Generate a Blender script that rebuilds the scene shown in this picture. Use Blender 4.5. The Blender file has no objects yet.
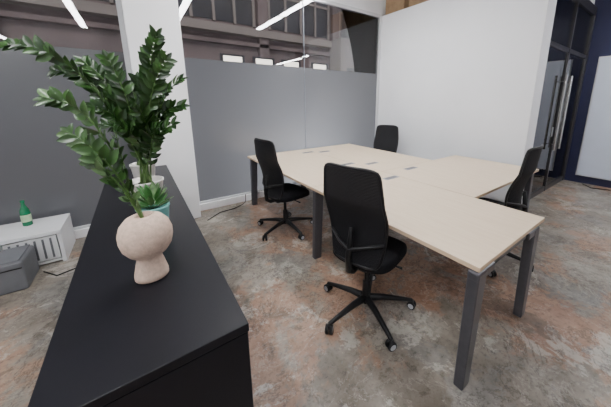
import bpy, bmesh, math, random
from mathutils import Vector, Matrix, Euler
random.seed(4)
S=bpy.context.scene
# ---------------------------------------------------------------- materials
def newmat(name):
    m=bpy.data.materials.new(name); m.use_nodes=True
    nt=m.node_tree; return m,nt,nt.nodes['Principled BSDF']
def mat(name,col,rough=.5,metal=0,bump=0,bscale=200,var=0,vscale=5,spec=.5,coat=0):
    m,nt,b=newmat(name)
    b.inputs['Base Color'].default_value=(*col,1); b.inputs['Roughness'].default_value=rough
    b.inputs['Metallic'].default_value=metal; b.inputs['Specular IOR Level'].default_value=spec
    b.inputs['Coat Weight'].default_value=coat
    tc=nt.nodes.new('ShaderNodeTexCoord')
    if var:
        n=nt.nodes.new('ShaderNodeTexNoise'); n.inputs['Scale'].default_value=vscale; n.inputs['Detail'].default_value=5
        nt.links.new(tc.outputs['Object'],n.inputs['Vector'])
        r=nt.nodes.new('ShaderNodeValToRGB'); nt.links.new(n.outputs['Fac'],r.inputs[0])
        r.color_ramp.elements[0].position=.3; r.color_ramp.elements[1].position=.7
        r.color_ramp.elements[0].color=(*[max(0,c*(1-var)) for c in col],1)
        r.color_ramp.elements[1].color=(*[min(1,c*(1+var)) for c in col],1)
        nt.links.new(r.outputs[0],b.inputs['Base Color'])
    if bump:
        n=nt.nodes.new('ShaderNodeTexNoise'); n.inputs['Scale'].default_value=bscale; n.inputs['Detail'].default_value=3
        nt.links.new(tc.outputs['Object'],n.inputs['Vector'])
        bp=nt.nodes.new('ShaderNodeBump'); bp.inputs['Strength'].default_value=bump; bp.inputs['Distance'].default_value=.002
        nt.links.new(n.outputs['Fac'],bp.inputs['Height']); nt.links.new(bp.outputs[0],b.inputs['Normal'])
    return m
def emat(name,col,s):
    m,nt,b=newmat(name); b.inputs['Base Color'].default_value=(*col,1)
    b.inputs['Emission Color'].default_value=(*col,1); b.inputs['Emission Strength'].default_value=s
    return m

M_wall=mat('white_plaster',(.80,.81,.83),.75,var=.03,vscale=1.5,bump=.1,bscale=60)
M_col=mat('white_column_paint',(.83,.83,.84),.6,var=.02,vscale=2)
M_ceil=mat('ceiling_paint',(.46,.46,.47),.9,var=.05,vscale=1)
M_blue=mat('navy_paint',(.010,.013,.055),.5,var=.1,vscale=2)
M_frame=mat('frame_paint',(.62,.63,.65),.4,var=.03)
M_dframe=mat('dark_frame',(.03,.028,.03),.3,var=.1)
M_board=mat('white_panel',(.60,.65,.77),.35,var=.02)
M_leg=mat('anthracite_steel',(.085,.085,.097),.3,metal=.5,var=.06,vscale=30)
M_black=mat('black_plastic',(.007,.007,.008),.45,bump=.1,bscale=400,var=.1,vscale=20,spec=.35)
M_fabric=mat('black_fabric',(.007,.007,.009),.9,bump=.6,bscale=900,var=.2,vscale=60,spec=.2)
M_rim=mat('caster_rim_grey',(.42,.43,.45),.4,var=.05,vscale=30)
M_steel=mat('brushed_steel_handle',(.5,.5,.5),.25,metal=1,var=.05,vscale=40)
M_cab=mat('cabinet_black',(.006,.006,.009),.42,bump=.06,bscale=500,var=.12,vscale=8,spec=.22)
M_port=mat('cable_port_grey',(.26,.28,.32),.4,var=.08,vscale=40)
M_pot=mat('teal_glaze',(.26,.66,.62),.35,var=.07,vscale=20)
M_pot2=mat('stone_pot',(.60,.58,.54),.6,var=.1,vscale=20)
M_soil=mat('soil',(.03,.02,.014),.95,var=.5,vscale=60,bump=1,bscale=100)
M_stem=mat('stem_green',(.08,.16,.04),.45,var=.2,vscale=30)
M_leafD=mat('leaf_dark',(.012,.042,.007),.30,var=.5,vscale=14)
M_leafM=mat('leaf_mid',(.03,.085,.016),.32,var=.4,vscale=18)
M_leafL=mat('leaf_pale',(.10,.19,.07),.38,var=.5,vscale=40)
M_leafS=mat('succulent_green',(.06,.20,.05),.35,var=.3,vscale=30)
M_vase=mat('vase_ceramic',(.60,.45,.36),.85,var=.12,vscale=70,bump=.6,bscale=160,spec=.25)
M_whitebox=mat('white_laminate',(.62,.63,.64),.45,var=.03)
M_grey=mat('grey_plastic',(.12,.125,.135),.55,var=.08,vscale=12)
M_bottle=mat('green_glass',(.01,.16,.07),.15,var=.2,vscale=20)
M_label=mat('label',(.4,.55,.35),.6,var=.1,vscale=30)
M_card=mat('cardboard',(.32,.21,.12),.85,var=.15,vscale=8)
M_tube=emat('light_diffuser',(.98,.98,1.0),84)
M_fac=mat('facade_stone',(.20,.155,.145),.9,var=.28,vscale=.8,bump=.3,bscale=10)
M_fac2=mat('facade_beige',(.30,.26,.23),.9,var=.1,vscale=.7)
M_fwin=mat('facade_window',(.04,.04,.045),.3,var=.3,vscale=1)
M_flit=emat('facade_lit_window',(1.0,.93,.78),2.6)
M_road=mat('asphalt',(.10,.10,.10),.9,var=.2,vscale=2)

def wood():
    m,nt,b=newmat('maple_laminate')
    tc=nt.nodes.new('ShaderNodeTexCoord'); mp=nt.nodes.new('ShaderNodeMapping'); mp.inputs['Scale'].default_value=(14,1.2,14)
    n=nt.nodes.new('ShaderNodeTexNoise'); n.inputs['Scale'].default_value=3; n.inputs['Detail'].default_value=6; n.inputs['Distortion'].default_value=.4
    r=nt.nodes.new('ShaderNodeValToRGB'); e=r.color_ramp.elements
    e[0].position=.25; e[0].color=(.66,.52,.37,1); e[1].position=.75; e[1].color=(.73,.60,.45,1)
    nt.links.new(tc.outputs['Object'],mp.inputs[0]); nt.links.new(mp.outputs[0],n.inputs['Vector'])
    nt.links.new(n.outputs['Fac'],r.inputs[0]); nt.links.new(r.outputs[0],b.inputs['Base Color'])
    b.inputs['Roughness'].default_value=.45; b.inputs['Specular IOR Level'].default_value=.35
    return m
M_wood=wood()
M_edge=mat('maple_edge',(.58,.43,.29),.5,var=.05,vscale=10)

def floor_mat():
    m,nt,b=newmat('worn_concrete'); N=nt.nodes; L=nt.links
    tc=N.new('ShaderNodeTexCoord')
    def noise(s,d=8,ro=.6,dist=0,off=0):
        mp=N.new('ShaderNodeMapping'); mp.inputs['Location'].default_value=(off,off*.7,off*.3)
        n=N.new('ShaderNodeTexNoise'); n.inputs['Scale'].default_value=s; n.inputs['Detail'].default_value=d
        n.inputs['Roughness'].default_value=ro; n.inputs['Distortion'].default_value=dist
        L.new(tc.outputs['Object'],mp.inputs[0]); L.new(mp.outputs[0],n.inputs['Vector']); return n.outputs['Fac']
    def ramp(src,stops):
        r=N.new('ShaderNodeValToRGB'); e=r.color_ramp.elements
        while len(e)<len(stops): e.new(.5)
        for i,(p,c) in enumerate(stops): e[i].position=p; e[i].color=(*c,1) if len(c)==3 else (c[0],c[0],c[0],1)
        L.new(src,r.inputs[0]); return r.outputs[0]
    def mix(a,bb,f,mode='MIX'):
        x=N.new('ShaderNodeMix'); x.data_type='RGBA'; x.blend_type=mode
        for k,v in ((6,a),(7,bb)):
            if isinstance(v,tuple): x.inputs[k].default_value=(*v,1)
            else: L.new(v,x.inputs[k])
        if isinstance(f,float): x.inputs[0].default_value=f
        else: L.new(f,x.inputs[0])
        return x.outputs[2]
    base=ramp(noise(1.6,10,.68,.1),[(.34,(.14,.115,.09)),(.48,(.23,.20,.165)),(.64,(.36,.325,.275))])
    pinkm=ramp(noise(1.0,14,.70,.2,7.3),[(.48,(0,)),(.53,(1,))])
    pink=ramp(noise(4,8,.65,0,3),[(.32,(.25,.115,.066)),(.68,(.43,.26,.17))])
    c=mix(base,pink,mix((0,0,0),pinkm,.75))
    greym=ramp(noise(1.5,14,.72,.35,21.1),[(.53,(0,)),(.55,(1,))])
    grey=ramp(noise(8,8,.65,0,11),[(.32,(.14,.132,.12)),(.68,(.29,.275,.25))])
    c=mix(c,grey,mix((0,0,0),greym,.8))
    palem=ramp(noise(2.4,14,.74,.5,41.7),[(.565,(0,)),(.58,(1,))])
    c=mix(c,(.50,.465,.41),mix((0,0,0),palem,.60))
    darkm=ramp(noise(2.0,14,.76,.5,88.7),[(.56,(0,)),(.59,(1,))])
    c=mix(c,(.11,.083,.062),mix((0,0,0),darkm,.62))
    cr=ramp(noise(1.5,14,.72,.4,63),[(.488,(0,)),(.5,(1,)),(.512,(0,))])
    c=mix(c,(.06,.046,.036),mix((0,0,0),cr,.72))
    cr2=ramp(noise(2.7,14,.70,.6,133),[(.492,(0,)),(.5,(1,)),(.508,(0,))])
    c=mix(c,(.50,.46,.41),mix((0,0,0),cr2,.5))
    sp=ramp(noise(24,9,.8,0,5),[(.36,(.42,)),(.48,(.90,)),(.66,(1.0,))])
    c=mix(c,sp,.9,'MULTIPLY')
    L.new(c,b.inputs['Base Color'])
    ro=ramp(noise(3,6,.6,0,17),[(.35,(.28,)),(.65,(.55,))]); L.new(ro,b.inputs['Roughness'])
    bp=N.new('ShaderNodeBump'); bp.inputs['Strength'].default_value=.3; bp.inputs['Distance'].default_value=.006
    L.new(noise(12,8,.7,0,2),bp.inputs['Height']); L.new(bp.outputs[0],b.inputs['Normal'])
    return m
M_floor=floor_mat()

def glass_mat(name,refl=.10,tint=(.85,.88,.9)):
    m,nt,b=newmat(name); N=nt.nodes; L=nt.links; out=N['Material Output']; N.remove(b)
    t=N.new('ShaderNodeBsdfTransparent'); t.inputs[0].default_value=(*tint,1)
    g=N.new('ShaderNodeBsdfGlossy'); g.inputs['Roughness'].default_value=.01
    fr=N.new('ShaderNodeFresnel'); fr.inputs['IOR'].default_value=1.5
    ad=N.new('ShaderNodeMath'); ad.operation='ADD'; ad.inputs[1].default_value=refl-.04; ad.use_clamp=True
    L.new(fr.outputs[0],ad.inputs[0]); x=N.new('ShaderNodeMixShader'); L.new(ad.outputs[0],x.inputs[0]); L.new(t.outputs[0],x.inputs[1]); L.new(g.outputs[0],x.inputs[2])
    L.new(x.outputs[0],out.inputs[0]); return m
M_glass=glass_mat('clear_glass',.06,(.9,.9,.92))
M_dglass=glass_mat('door_glass',.10,(.72,.70,.66))
def frost_mat():
    m,nt,b=newmat('frosted_film'); N=nt.nodes; L=nt.links; out=N['Material Output']; N.remove(b)
    d=N.new('ShaderNodeBsdfDiffuse'); d.inputs[0].default_value=(.060,.063,.072,1)
    t=N.new('ShaderNodeBsdfTranslucent'); t.inputs[0].default_value=(.60,.61,.65,1)
    g=N.new('ShaderNodeBsdfGlossy'); g.inputs['Roughness'].default_value=.22
    x=N.new('ShaderNodeMixShader'); x.inputs[0].default_value=.30; L.new(d.outputs[0],x.inputs[1]); L.new(t.outputs[0],x.inputs[2])
    y=N.new('ShaderNodeMixShader'); fr=N.new('ShaderNodeFresnel'); fr.inputs['IOR'].default_value=1.7
    L.new(fr.outputs[0],y.inputs[0]); L.new(x.outputs[0],y.inputs[1]); L.new(g.outputs[0],y.inputs[2])
    L.new(y.outputs[0],out.inputs[0]); return m
M_frost=frost_mat()
def mesh_mat():
    m,nt,b=newmat('chair_mesh'); N=nt.nodes; L=nt.links; out=N['Material Output']
    b.inputs['Base Color'].default_value=(.010,.010,.012,1); b.inputs['Roughness'].default_value=.75; b.inputs['Specular IOR Level'].default_value=.25
    tc=N.new('ShaderNodeTexCoord'); w=N.new('ShaderNodeTexWave'); w.inputs['Scale'].default_value=35; w.bands_direction='Z'
    L.new(tc.outputs['Object'],w.inputs['Vector'])
    ml=N.new('ShaderNodeMath'); ml.operation='MULTIPLY'; ml.inputs[1].default_value=.16; L.new(w.outputs['Fac'],ml.inputs[0])
    t=N.new('ShaderNodeBsdfTransparent'); x=N.new('ShaderNodeMixShader')
    L.new(ml.outputs[0],x.inputs[0]); L.new(b.outputs[0],x.inputs[1]); L.new(t.outputs[0],x.inputs[2]); L.new(x.outputs[0],out.inputs[0]); return m
M_mesh=mesh_mat()
# ---------------------------------------------------------------- builder
class B:
    def __init__(s,name): s.name=name; s.bm=bmesh.new(); s.mats=[]
    def mi(s,m):
        if m not in s.mats: s.mats.append(m)
        return s.mats.index(m)
    def merge(s,t,m,M=None,smooth=False):
        if M is not None: bmesh.ops.transform(t,matrix=M,verts=t.verts)
        i=s.mi(m)
        for f in t.faces: f.material_index=i; f.smooth=smooth
        me=bpy.data.meshes.new('tmp'); t.to_mesh(me); t.free(); s.bm.from_mesh(me); bpy.data.meshes.remove(me)
    def box(s,lo,hi,m,bevel=0,M=None,seg=2):
        t=bmesh.new(); bmesh.ops.create_cube(t,size=1)
        c=[(a+b)/2 for a,b in zip(lo,hi)]; d=[b-a for a,b in zip(lo,hi)]
        for v in t.verts: v.co=Vector((c[0]+v.co.x*d[0],c[1]+v.co.y*d[1],c[2]+v.co.z*d[2]))
        if bevel: bmesh.ops.bevel(t,geom=t.edges[:],offset=bevel,segments=seg,affect='EDGES',profile=.5)
        s.merge(t,m,M,False)
    def prism(s,b0,b1,m,bevel=0):
        t=bmesh.new(); vs=[]
        for cx,cy,sx,sy,z in (b0,b1):
            vs.append([t.verts.new((cx+a*sx/2,cy+b*sy/2,z)) for a,b in ((-1,-1),(1,-1),(1,1),(-1,1))])
        t.faces.new(vs[0][::-1]); t.faces.new(vs[1])
        for i in range(4): t.faces.new((vs[0][i],vs[0][(i+1)%4],vs[1][(i+1)%4],vs[1][i]))
        if bevel: bmesh.ops.bevel(t,geom=t.edges[:],offset=bevel,segments=3,affect='EDGES',profile=.5)
        s.merge(t,m)
    def plane(s,vs,m):
        t=bmesh.new(); t.faces.new([t.verts.new(v) for v in vs]); s.merge(t,m)
    def tube(s,pts,rad,m,seg=10,cap=True):
        pts=[Vector(p) for p in pts]; n=len(pts)
        if not hasattr(rad,'__len__'): rad=[rad]*n
        t=bmesh.new(); rings=[]; prev=None
        for i,p in enumerate(pts):
            tg=(pts[min(i+1,n-1)]-pts[max(i-1,0)]).normalized()
            if prev is None:
                a=Vector((0,0,1)) if abs(tg.z)<.9 else Vector((1,0,0)); u=tg.cross(a).normalized()
            else: u=(prev-tg*prev.dot(tg)).normalized()
            prev=u; w=tg.cross(u)
            rings.append([t.verts.new(p+(u*math.cos(k*2*math.pi/seg)+w*math.sin(k*2*math.pi/seg))*rad[i]) for k in range(seg)])
        for i in range(n-1):
            for k in range(seg):
                t.faces.new((rings[i][k],rings[i][(k+1)%seg],rings[i+1][(k+1)%seg],rings[i+1][k]))
        if cap: t.faces.new(rings[0][::-1]); t.faces.new(rings[-1])
        bmesh.ops.recalc_face_normals(t,faces=t.faces)
        s.merge(t,m,None,True)
    def lathe(s,prof,m,c=(0,0,0),seg=32,sy=1):
        t=bmesh.new(); rings=[]
        for r,z in prof:
            rings.append([t.verts.new((c[0]+r*math.cos(k*2*math.pi/seg),c[1]+sy*r*math.sin(k*2*math.pi/seg),c[2]+z)) for k in range(seg)])
        for i in range(len(rings)-1):
            for k in range(seg): t.faces.new((rings[i][k],rings[i][(k+1)%seg],rings[i+1][(k+1)%seg],rings[i+1][k]))
        t.faces.new(rings[0][::-1]); t.faces.new(rings[-1])
        bmesh.ops.recalc_face_normals(t,faces=t.faces)
        s.merge(t,m,None,True)
    def done(s,loc=(0,0,0),yaw=0,autos=True):
        me=bpy.data.meshes.new(s.name); s.bm.to_mesh(me); s.bm.free()
        for m in s.mats: me.materials.append(m)
        o=bpy.data.objects.new(s.name,me); S.collection.objects.link(o)
        o.location=loc; o.rotation_euler=(0,0,math.radians(yaw))
        if autos:
            md=o.modifiers.new('wn','WEIGHTED_NORMAL'); md.keep_sharp=True
        return o
# ---------------------------------------------------------------- room
WY=4.0; CH=3.95
b=B('floor'); b.box((-4.2,-4.2,-.1),(6.9,4.08,0),M_floor); b.done()
b=B('ceiling'); b.box((-4.2,-4.2,CH),(6.9,4.3,CH+.1),M_ceil); b.done()
b=B('wall_left'); b.box((-4.3,-4.2,0),(-4.2,4.1,CH),M_wall); b.done()
b=B('wall_back'); b.box((-4.2,-4.3,0),(6.9,-4.2,CH),M_wall); b.done()
b=B('wall_right'); b.box((6.8,-4.2,0),(6.9,1.34,CH),M_blue); b.done()
b=B('wall_right_room'); b.box((6.8,1.34,0),(6.9,4.1,CH),M_wall); b.done()
b=B('wall_partition'); b.box((4.2,1.25,0),(4.5,4.0,3.2),M_wall,.006); b.done()
b=B('wall_header'); b.box((-4.2,WY-.02,3.22),(6.9,WY+.15,CH),M_wall); b.done()
b=B('wall_rear_right'); b.box((4.21,WY,0),(6.8,WY+.1,3.22),M_wall); b.done()
b=B('column'); b.box((.03,3.72,0),(.555,4.1,CH),M_col,.008); b.done()
b=B('baseboard_window')
b.box((.56,WY-.06,0),(4.19,WY+.06,.10),M_col,.004); b.box((-4.19,WY-.06,0),(.02,WY+.06,.10),M_col,.004); b.done()
def window(n,x0,x1,joints):
    b=B('window_%d'%n)
    b.plane([(x0,WY,.11),(x1,WY,.11),(x1,WY,2.10),(x0,WY,2.10)],M_frost)
    b.box((x0,WY-.006,2.102),(x1,WY+.006,3.18),M_glass)
    b.box((x0,WY-.03,3.17),(x1,WY+.03,3.225),M_frame,.003)
    b.box((x0,WY-.03,.10),(x1,WY+.03,.125),M_frame,.003)
    b.box((x0,WY-.035,.1),(x0+.035,WY+.035,3.2),M_frame,.003); b.box((x1-.05,WY-.035,.1),(x1,WY+.035,3.2),M_frame,.003)
    for j in joints: b.box((j-.005,WY-.009,.12),(j+.005,WY+.009,3.18),M_port)
    b.done(autos=False)
window(1,.56,4.2,[2.40]); window(2,-4.2,.03,[-2.1])
b=B('door_1'); DY=1.32
b.box((4.5,DY-.03,3.02),(6.8,DY+.03,3.16),M_dframe,.004)
b.box((4.5,DY-.03,0),(4.56,DY+.03,3.06),M_dframe,.003); b.box((6.72,DY-.03,0),(6.8,DY+.03,3.06),M_dframe,.003)
b.box((5.62,DY-.025,0),(5.67,DY+.025,3.06),M_dframe,.003)
b.box((4.56,DY-.02,0),(6.72,DY+.02,.09),M_dframe,.003); b.box((4.56,DY-.02,2.30),(6.72,DY+.02,2.36),M_dframe,.003)
b.box((4.56,DY-.005,.09),(5.62,DY+.005,3.06),M_dglass); b.box((5.67,DY-.005,.09),(6.72,DY+.005,3.06),M_dglass)
for hx in (5.52,5.80):
    b.tube([(hx,DY-.07,.75),(hx,DY-.07,1.95)],.018,M_steel,12)
    for z in (.85,1.85): b.tube([(hx,DY-.07,z),(hx,DY,z)],.009,M_steel,8)
for (hx,z) in ((5.50,1.05),(5.74,1.05)): b.box((hx,DY-.015,z-.08),(hx+.06,DY+.015,z+.08),M_steel,.004)
b.done()
b=B('whiteboard'); b.box((6.755,-2.2,.16),(6.79,1.12,2.3),M_board,.004); b.box((6.785,-2.22,.14),(6.795,1.14,2.32),M_frame); b.done()
b=B('ceiling_partition_room'); b.box((4.5,1.36,3.05),(6.8,4.0,3.17),M_wall); b.done()
b=B('cardboard_boxes')
for (x,y,w,d,h) in ((4.22,3.45,.55,.45,.4),(4.22,2.85,.6,.5,.3),(4.22,2.3,.5,.45,.42)):
    b.box((x,y,3.201),(x+w,y+d,3.2+h),M_card,.006); b.box((x+w/2-.03,y-.001,3.205),(x+w/2+.03,y+d+.001,3.2+h+.002),M_edge)
b.done()
def lamp(x,y0,y1,z=3.2):
    b=B('linear_ceiling_light'); b.box((x-.055,y0,z),(x+.055,y1,z+.02),M_tube,.004)
    b.box((x-.06,y0-.01,z+.02),(x+.06,y1+.01,z+.07),M_frame,.005)
    for y in (y0+.3,y1-.3): b.tube([(x,y,z+.06),(x,y,CH)],.004,M_frame,6)
    return b.done()
lamp(2.6,1.6,2.75); lamp(2.6,2.85,3.9); lamp(.95,1.3,3.2); lamp(-.7,-.6,1.6); lamp(-2.6,.8,2.9)
lamp(5.6,-3.8,-1.6); lamp(5.5,-1.2,.6); lamp(-2.6,-3.6,-1.0); lamp(5.6,2.0,3.6,2.95)  # these and the lamp just before them are unseen, added for brightness
# ---------------------------------------------------------------- outside
b=B('street_ground'); b.box((-25,4.3,-.3),(30,16,-.15),M_road); b.done()
b=B('building_facade'); FY=12
b.box((-25,FY,-.15),(30,FY+.5,14),M_fac)
x=-23.0
while x<28:
    b.box((x-.22,FY-.30,-.15),(x+.22,FY,14),M_fac)
    b.box((x+.35,FY-.04,4.75),(x+3.65,FY-.01,7.6),M_fwin)
    for k in range(5): b.box((x+.32+k*.82,FY-.12,4.7),(x+.42+k*.82,FY,7.6),M_fac2)
    b.box((x+.3,FY-.10,6.1),(x+3.7,FY,6.2),M_fac2)
    b.box((x+.5,FY-.04,.2),(x+3.5,FY-.01,2.6),M_fwin)
    b.box((x+.35,FY-.04,8.7),(x+3.65,FY-.01,11.5),M_fwin)
    x+=4.0
b.box((-25,FY-.45,4.25),(30,FY,4.55),M_fac2); b.box((-25,FY-.3,3.85),(30,FY,4.0),M_fac); b.box((-25,FY-.4,7.9),(30,FY,8.2),M_fac2)
for x in (3.55,4.92,6.28,7.9):
    b.box((x-.50,FY-.36,3.06),(x+.50,FY-.30,3.44),M_fwin); b.box((x-.38,FY-.38,3.14),(x+.38,FY-.35,3.36),M_flit)
b.box((8.6,FY-1.2,-.15),(13.5,FY-.3,4.6),M_fac2,.02); b.box((9.0,FY-1.22,1.5),(10.6,FY-1.18,3.2),M_fwin)
b.done()
l=bpy.data.lights.new('film_backlight','POINT'); l.energy=170; l.shadow_soft_size=.3; l.color=(.95,.97,1)  # added unseen point light, backlights the frosted film to give it a gradient
lo=bpy.data.objects.new('film_backlight',l); S.collection.objects.link(lo); lo.location=(2.5,5.25,.45)
l=bpy.data.lights.new('facade_fill','SUN'); l.energy=1.0; l.angle=.3; l.color=(1,.97,.95)  # directional light added to brighten the facade opposite
lo=bpy.data.objects.new('facade_fill',l); S.collection.objects.link(lo); lo.location=(0,0,12); lo.rotation_euler=Vector((.25,.85,-.45)).to_track_quat('-Z','Y').to_euler()
# ---------------------------------------------------------------- desks
DT=.74
def desk(x0,x1,y0,y1,legs,ports=(),rails=()):
    b=B('office_desk')
    b.box((x0,y0,DT-.026),(x1,y1,DT-.0012),M_edge,.002); b.box((x0+.001,y0+.001,DT-.002),(x1-.001,y1-.001,DT),M_wood)
    for (lx,ly,sx) in legs:
        b.prism((lx-sx*.026,ly,.080,.055,0.0),(lx,ly,.096,.06,DT-.03),M_leg,.010)
        b.box((lx-.05 if sx>0 else lx-.14,ly-.028,DT-.075),(lx+.14 if sx>0 else lx+.05,ly+.028,DT-.027),M_leg,.008)
    for lo,hi in rails: b.box(lo,hi,M_leg,.004)
    for (px,py,al) in ports:
        w,l=(.035,.10) if al else (.10,.035)
        b.box((px-w,py-l,DT-.001),(px+w,py+l,DT+.003),M_port,.0015)
        b.box((px-w*.8,py-l*.8,DT+.002),(px+w*.8,py+l*.8,DT+.0045),M_grey,.001)
    return b.done()
z0,z1=DT-.07,DT-.028
desk(1.28,2.255,.49,2.035,[(1.31,.510,1),(2.09,.510,-1),(1.33,2.0,1),(2.15,2.0,-1)],[(2.14,1.80,0)],
     [((1.4,.500,z0),(2.05,.525,z1)),((1.4,1.985,z0),(2.1,2.015,z1)),((1.5,.5,z0),(1.54,2.0,z1)),((2.0,.5,z0),(2.04,2.0,z1))])
desk(1.28,2.255,2.04,3.84,[(1.33,3.72,1),(2.15,3.72,-1)],[(2.17,2.56,0),(2.17,3.55,0)],
     [((1.4,3.705,z0),(2.1,3.735,z1)),((1.5,2.06,z0),(1.54,3.72,z1)),((2.0,2.06,z0),(2.04,3.72,z1))])
desk(2.26,3.28,2.04,3.84,[(3.2,3.72,-1),(3.2,2.15,-1)],[(2.42,3.45,0),(2.45,2.4,0)],
     [((2.3,3.705,z0),(3.2,3.735,z1)),((3.0,2.1,z0),(3.04,3.72,z1))])
desk(2.26,3.88,.98,2.035,[(3.80,1.04,-1),(3.80,1.97,-1)],[(2.65,1.93,0)],
     [((2.3,1.95,z0),(3.8,1.99,z1)),((2.3,1.5,z0),(3.8,1.54,z1))])
# ---------------------------------------------------------------- chairs
def base_mesh():
    b=B('star_base')
    for k in range(5):
        a=math.radians(37+72*k); ca,sa=math.cos(a),math.sin(a); RR=.35
        b.tube([(ca*.02,sa*.02,.105),(ca*.13,sa*.13,.103),(ca*.24,sa*.24,.088),(ca*RR,sa*RR,.070)],[.028,.023,.018,.014],M_black,10)
        b.tube([(ca*RR,sa*RR,.075),(ca*RR,sa*RR,.03)],.008,M_black,8)
        a2=a+.5+k*.9; wx,wy=math.cos(a2),math.sin(a2); c=Vector((ca*RR,sa*RR,.031))
        ax=Vector((wx,wy,0))
        for sgn in (-1,1):
            b.tube([c+ax*sgn*.006,c+ax*sgn*.009,c+ax*sgn*.022,c+ax*sgn*.026],[.026,.031,.031,.026],M_black,18)
            b.tube([c+ax*sgn*.0255,c+ax*sgn*.0275],[.021,.019],M_rim,16)
        b.tube([c+Vector((0,0,.022))-ax*.02,c+Vector((0,0,.022))+ax*.02],.013,M_black,10)
    b.lathe([(.03,.075),(.045,.08),(.045,.115),(.03,.125),(.028,.24),(.026,.245),(.017,.25),(.017,.42)],M_black,seg=20)
    return b
def top_mesh():
    b=B('seat_and_back')
    b.box((-.15,-.075,.415),(.14,.075,.468),M_black,.015)
    b.tube([(.02,-.08,.44),(.03,-.2,.435),(.04,-.25,.43)],[.006,.006,.009],M_black,8)
    t=bmesh.new(); rings=[]; n=40
    for sc,z in ((.80,.460),(.95,.464),(1.0,.48),(1.0,.510),(.97,.528),(.88,.538),(.6,.540),(.25,.534)):
        r=[]
        for k in range(n):
            an=2*math.pi*k/n; c_,s_=math.cos(an),math.sin(an); e=2/3.6
            x=.035+.235*sc*math.copysign(abs(c_)**e,c_); y=.235*sc*math.copysign(abs(s_)**e,s_)
            zz=z-(.03*max(0,(x-.14)/.13)**2)
            r.append(t.verts.new((x,y,zz)))
        rings.append(r)
    for i in range(len(rings)-1):
        for k in range(n): t.faces.new((rings[i][k],rings[i][(k+1)%n],rings[i+1][(k+1)%n],rings[i+1][k]))
    t.faces.new(rings[0][::-1]); t.faces.new(rings[-1]); bmesh.ops.recalc_face_normals(t,faces=t.faces)
    b.merge(t,M_fabric,None,True)
    def P(s,t,off=0):
        w=.175+.052*math.sin(min(1,t*1.4)*math.pi/2)-.034*max(0,t-.5)/.5
        zt=.50+.67*t-.018*(abs(s)**6)*(t**8)
        x=-.205-.075*t+.045*math.sin(math.pi*min(1,t*1.5)) +.035*s*s
        if t>.94: w-= .012*((t-.94)/.06)**2
        if t<.08: w-= .02*((.08-t)/.08)**2
        return Vector((x+off,s*w,zt))
    t=bmesh.new(); NS,NT=14,30; gr=[[[t.verts.new(P(-1+2*i/NS,j/NT,o)) for i in range(NS+1)] for j in range(NT+1)] for o in (0,-.008)]
    for q in (0,1):
        for j in range(NT):
            for i in range(NS):
                f=[gr[q][j][i],gr[q][j][i+1],gr[q][j+1][i+1],gr[q][j+1][i]]
                t.faces.new(f if q else f[::-1])
    b.merge(t,M_mesh,None,True)
    per=[P(-1+2*i/20,0,-.004) for i in range(21)]+[P(1,j/30,-.004) for j in range(1,31)]+[P(1-2*i/20,1,-.004) for i in range(1,21)]+[P(-1,1-j/30,-.004) for j in range(1,31)]
    b.tube(per,.010,M_black,8)
    b.tube([(-.10,0,.44),(-.20,0,.44),(-.245,0,.47),(-.255,0,.56),(-.235,0,.68),(-.225,0,.76)],[.022,.022,.022,.020,.018,.012],M_black,10)
    b.tube([P(-.98,.26,-.01),(-.235,-.08,.65),(-.25,0,.62),(-.235,.08,.65),P(.98,.26,-.01)],[.010,.012,.015,.012,.010],M_black,10)
    return b
bo=base_mesh().done(); to=top_mesh().done(); mb,mt=bo.data,to.data
bpy.data.objects.remove(bo); bpy.data.objects.remove(to)
def chair(x,y,yaw,byaw,drop=0):
    e=bpy.data.objects.new('office_chair',None); S.collection.objects.link(e); e.location=(x,y,0); e.empty_display_size=.1
    for nm,me,rz,dz in (('star_base',mb,byaw,0),('seat_and_back',mt,yaw,-drop)):
        o=bpy.data.objects.new(nm,me); S.collection.objects.link(o); o.parent=e; o.location=(0,0,dz); o.rotation_euler=(0,0,math.radians(rz))
        o.modifiers.new('wn','WEIGHTED_NORMAL').keep_sharp=True
chair(1.235,1.22,16,0); chair(1.34,2.75,8,20,.03); chair(3.48,3.16,204,10,.06); chair(2.72,.99,92,28)
# ---------------------------------------------------------------- black cabinet
b=B('black_storage_cabinet'); X0,X1,Y0,Y1,CZ=-.268,.197,.678,3.15,.90
b.box((X0,Y0,CZ-.028),(X1,Y1,CZ),M_cab,.0025)
b.box((X0+.012,Y0+.012,.05),(X1-.012,Y1-.012,CZ-.034),M_cab,.002)
b.box((X0+.03,Y0+.03,0),(X1-.03,Y1-.03,.06),M_black)
b.box((X0+.004,Y0+.004,.06),(X1-.004,Y0+.0118,CZ-.034),M_cab,.0015)
n=3; L=(Y1-Y0)/n
for i in range(n):
    for j in (0,1):
        a=Y0+i*L+j*L/2+.006; c=a+L/2-.010
        b.box((X1-.012,a+.004,.07),(X1-.001,c,CZ-.038),M_cab,.002)
b.done()
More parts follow.
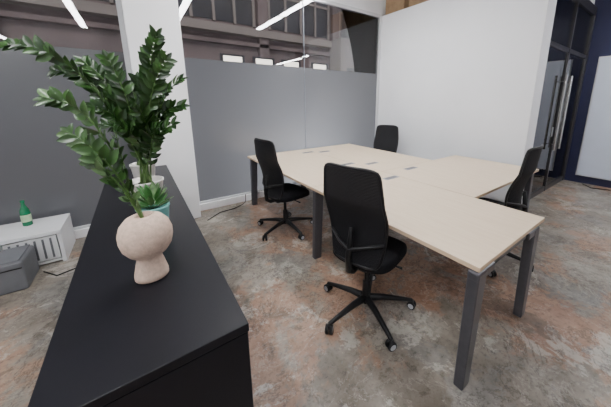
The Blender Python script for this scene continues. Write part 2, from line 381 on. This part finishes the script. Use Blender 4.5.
# ---------------------------------------------------------------- plants
R=Vector((.806,-.592,0)); F=Vector((.592,.806,0))
def W(r,w,z): return R*r+F*w+Vector((0,0,z))
def leaf(b,base,d,nrm,L,wd,m,curl=.16):
    d=d.normalized(); side=d.cross(nrm).normalized(); nn=side.cross(d).normalized()
    t=bmesh.new(); prof=[(0,.06),(.10,.42),(.25,.82),(.42,1),(.6,.96),(.76,.74),(.9,.38),(1,.03)]
    rows=[]
    for u,w in prof:
        c=base+d*L*u-nn*L*curl*u*u
        rows.append([t.verts.new(c+side*s*wd*w*.5+nn*abs(s)*wd*w*.18) for s in (-1,-.5,0,.5,1)])
    for i in range(len(rows)-1):
        for k in range(4): t.faces.new((rows[i][k],rows[i][k+1],rows[i+1][k+1],rows[i+1][k]))
    b.merge(t,m,None,True)
def frond(b,p0,p1,p2,n,L,wd,mats,rs=.005,start=.28,prefer=None):
    p0,p1,p2=Vector(p0),Vector(p1),Vector(p2)
    c=p1*2-(p0+p2)*.5
    q=lambda t:p0*(1-t)**2+c*2*t*(1-t)+p2*t*t
    pts=[q(i/14) for i in range(15)]
    b.tube(pts,[rs*(1-.65*i/14) for i in range(15)],M_stem,7)
    view=(-F*.8+Vector((0,0,.6))+R*random.uniform(-1.1,1.1)).normalized()
    for i in range(n):
        t=start+(1-start)*(i/(n-1))**.92
        p=q(min(t,1)); tg=(q(min(1,t+.02))-q(t-.03)).normalized()
        sd=tg.cross(view).normalized()
        up=sd.cross(tg).normalized()
        k=1-.40*abs((t-start)/(1-start)-.45)*1.3
        for sg in (-1,1):
            d=tg*random.uniform(.6,1.05)+sd*sg*random.uniform(.65,1)+up*random.uniform(-.1,.55)
            nr=(up+sd*sg*random.uniform(-.7,.2)+tg*random.uniform(-.5,.3))
            leaf(b,p,d,nr,L*k*random.uniform(.85,1.12),wd*k*random.uniform(.85,1.1),random.choice(mats))
    leaf(b,q(1),(q(1)-q(.93)),up,L*.7,wd*.6,mats[0])
b=B('vase_with_fronds')
vx,vy=-.022,1.11; k=.88
b.lathe([(r*k,z) for r,z in [(.052,.9005),(.062,.905),(.062,.920),(.053,.955),(.046,.98),(.048,.992),(.070,1.006),(.088,1.03),(.096,1.06),(.096,1.085),(.086,1.115),(.064,1.138),(.044,1.147),(.036,1.149),(.030,1.147),(.028,1.13)]],M_vase,(vx,vy,0),40)
m0=Vector((vx,vy,1.12))
LM=[M_leafM,M_leafL,M_leafM]
frond(b,m0,W(-.735,.84,1.45),W(-.835,.80,1.555),14,.062,.032,LM,start=.15)
frond(b,m0,W(-.71,.83,1.33),W(-.80,.81,1.45),11,.060,.031,LM,start=.2)
frond(b,m0,W(-.70,.83,1.28),W(-.755,.81,1.36),9,.056,.030,LM)
frond(b,m0,W(-.69,.86,1.29),W(-.705,.86,1.45),10,.052,.027,[M_leafM,M_leafD,M_leafL],start=.2)
b.done(autos=False)
def pot(name,x,y,r,h,m): 
    b=B(name)
    b.lathe([(r*.72,.9005),(r*.76,.905),(r*.95,.9+h*.9),(r,.9+h*.93),(r,.9+h),(r*.9,.9+h),(r*.88,.9+h*.9)],m,(x,y,0),32)
    b.lathe([(r*.87,.9+h*.88),(r*.4,.9+h*.9)],M_soil,(x,y,0),20); return b
b=pot('potted_succulent',.015,1.55,.075,.13,M_pot)
for ring,(nn_,el,L) in enumerate(((10,.3,.085),(9,.8,.09),(7,1.3,.09),(4,1.9,.08))):
    for i in range(nn_):
        a=2*math.pi*i/nn_+ring*.4+random.uniform(-.15,.15)
        d=Vector((math.cos(a),math.sin(a),el)); leaf(b,Vector((.015+.02*math.cos(a),1.55+.02*math.sin(a),1.02+ring*.016)),d,Vector((-math.cos(a)*.5,-math.sin(a)*.5,1)),L,.032,M_leafS if i%3 else M_leafL,-.15)
b.done(autos=False)
b=pot('potted_zz_plant',.0,1.98,.10,.16,M_pot2)
DK=[M_leafD,M_leafD,M_leafM]
p0=Vector((0,1.96,1.04))
for mid,tip,n in [((-1.24,1.40,1.64),(-1.50,1.3,1.80),19),((-1.05,1.55,1.6),(-.92,1.5,1.885),18),((-.99,1.52,1.47),(-.83,1.5,1.655),14),
    ((-1.02,1.5,1.30),(-.87,1.45,1.42),11),((-1.12,1.5,1.45),(-1.16,1.45,1.76),15),((-1.18,1.5,1.45),(-1.36,1.5,1.68),15),((-1.10,1.55,1.42),(-1.09,1.55,1.66),14),
    ((-1.14,1.5,1.36),(-1.21,1.38,1.52),12),((-1.05,1.5,1.36),(-.99,1.36,1.54),12),((-1.04,1.5,1.28),(-.93,1.4,1.40),10),((-1.03,1.55,1.4),(-.87,1.55,1.52),12),((-1.13,1.55,1.32),(-1.27,1.5,1.42),12),
    ((-1.2,1.45,1.55),(-1.42,1.42,1.70),16),((-1.02,1.5,1.5),(-.88,1.48,1.76),14),((-1.1,1.5,1.3),(-1.1,1.35,1.42),11),((-1.16,1.5,1.5),(-1.26,1.42,1.74),14)]:
    j=Vector((random.uniform(-.03,.03),random.uniform(-.03,.03),0))
    frond(b,p0+j,W(*mid),W(*tip),n,.080,.041,DK,.0055,start=.25)
b.done(autos=False)
b=pot('potted_zz_plant',.0,2.60,.09,.15,M_pot2); p0=Vector((.0,2.60,1.03))
for mid,tip,n in [((-1.36,1.95,1.45),(-1.26,1.9,1.76),14),((-1.42,1.95,1.4),(-1.55,1.9,1.74),15),((-1.36,1.95,1.4),(-1.16,1.9,1.62),13),
   ((-1.45,1.95,1.4),(-1.70,1.95,1.66),14),((-1.40,1.95,1.3),(-1.38,1.85,1.60),13),((-1.34,1.95,1.25),(-1.14,1.9,1.45),11)]:
    frond(b,p0+Vector((random.uniform(-.04,.04),random.uniform(-.04,.04),0)),W(*mid),W(*tip),n,.085,.042,DK,.006,start=.22)
b.done(autos=False)
# ---------------------------------------------------------------- left-hand clutter
b=B('low_white_storage_unit')
b.box((-2.3,3.42,.30),(-.72,3.9,.335),M_whitebox,.004); b.box((-2.3,3.42,0),(-2.27,3.9,.30),M_whitebox,.003); b.box((-.75,3.42,0),(-.72,3.9,.30),M_whitebox,.003)
b.box((-2.27,3.86,0),(-.75,3.88,.30),M_whitebox); b.box((-2.27,3.43,.02),(-.75,3.87,.04),M_whitebox)
for x in (-1.9,-1.5,-1.12): b.box((x-.01,3.425,.04),(x+.01,3.86,.3),M_whitebox,.002)
b.box((-1.10,3.43,.05),(-.76,3.45,.29),M_whitebox,.004)
for k in range(6): b.box((-1.07+k*.052,3.424,.07),(-1.055+k*.052,3.43,.27),M_grey,.001)
b.box((-1.48,3.43,.05),(-1.13,3.45,.29),M_grey,.004)
b.done()
b=B('grey_equipment_case'); b.box((-1.95,3.06,0),(-.90,3.39,.26),M_grey,.02,seg=3); b.box((-1.93,3.07,.26),(-.92,3.38,.272),M_grey,.006); b.box((-1.6,3.045,.08),(-1.4,3.065,.11),M_rim,.004)
b.box((-1.94,3.055,.20),(-.91,3.062,.208),M_black); b.done()
b=B('green_bottle'); b.lathe([(.030,.3355),(.035,.34),(.036,.47),(.032,.50),(.015,.545),(.013,.575),(.016,.578),(.016,.595),(.012,.597)],M_bottle,(-1.0,3.74,0),24)
b.lathe([(.0365,.38),(.0368,.381),(.0368,.45),(.0365,.451)],M_label,(-1.0,3.74,0),24); b.done()
b=B('floor_cable')
b.tube([(.60,3.55,.006),(.8,3.72,.006),(1.0,3.74,.006),(1.15,3.82,.006),(1.22,3.88,.02),(1.24,3.92,.12)],.006,M_black,8)
b.done()
b=B('floor_cable'); b.tube([(-.62,3.5,.006),(-.5,3.35,.006),(-.62,3.2,.006),(-.75,3.15,.006),(-.86,3.3,.006)],.006,M_black,8); b.done()
b=B('floor_cable'); b.tube([(6.7,1.0,.008),(6.5,.85,.008),(6.62,.6,.008),(6.45,.4,.008),(6.6,.1,.008)],.008,M_black,8); b.done()
# ---------------------------------------------------------------- world + camera
w=bpy.data.worlds.new('World'); S.world=w; w.use_nodes=True
bg=w.node_tree.nodes['Background']; bg.inputs[0].default_value=(.74,.74,.78,1); bg.inputs[1].default_value=1.0
cam=bpy.data.cameras.new('camera'); co=bpy.data.objects.new('camera',cam); S.collection.objects.link(co)
co.location=(0,0,1.55); co.rotation_euler=(math.radians(77.94),0,math.radians(-36.3))
cam.lens=15.44; cam.sensor_width=36; cam.shift_x=-.040; cam.shift_y=-.0761; cam.clip_start=.02
S.camera=co
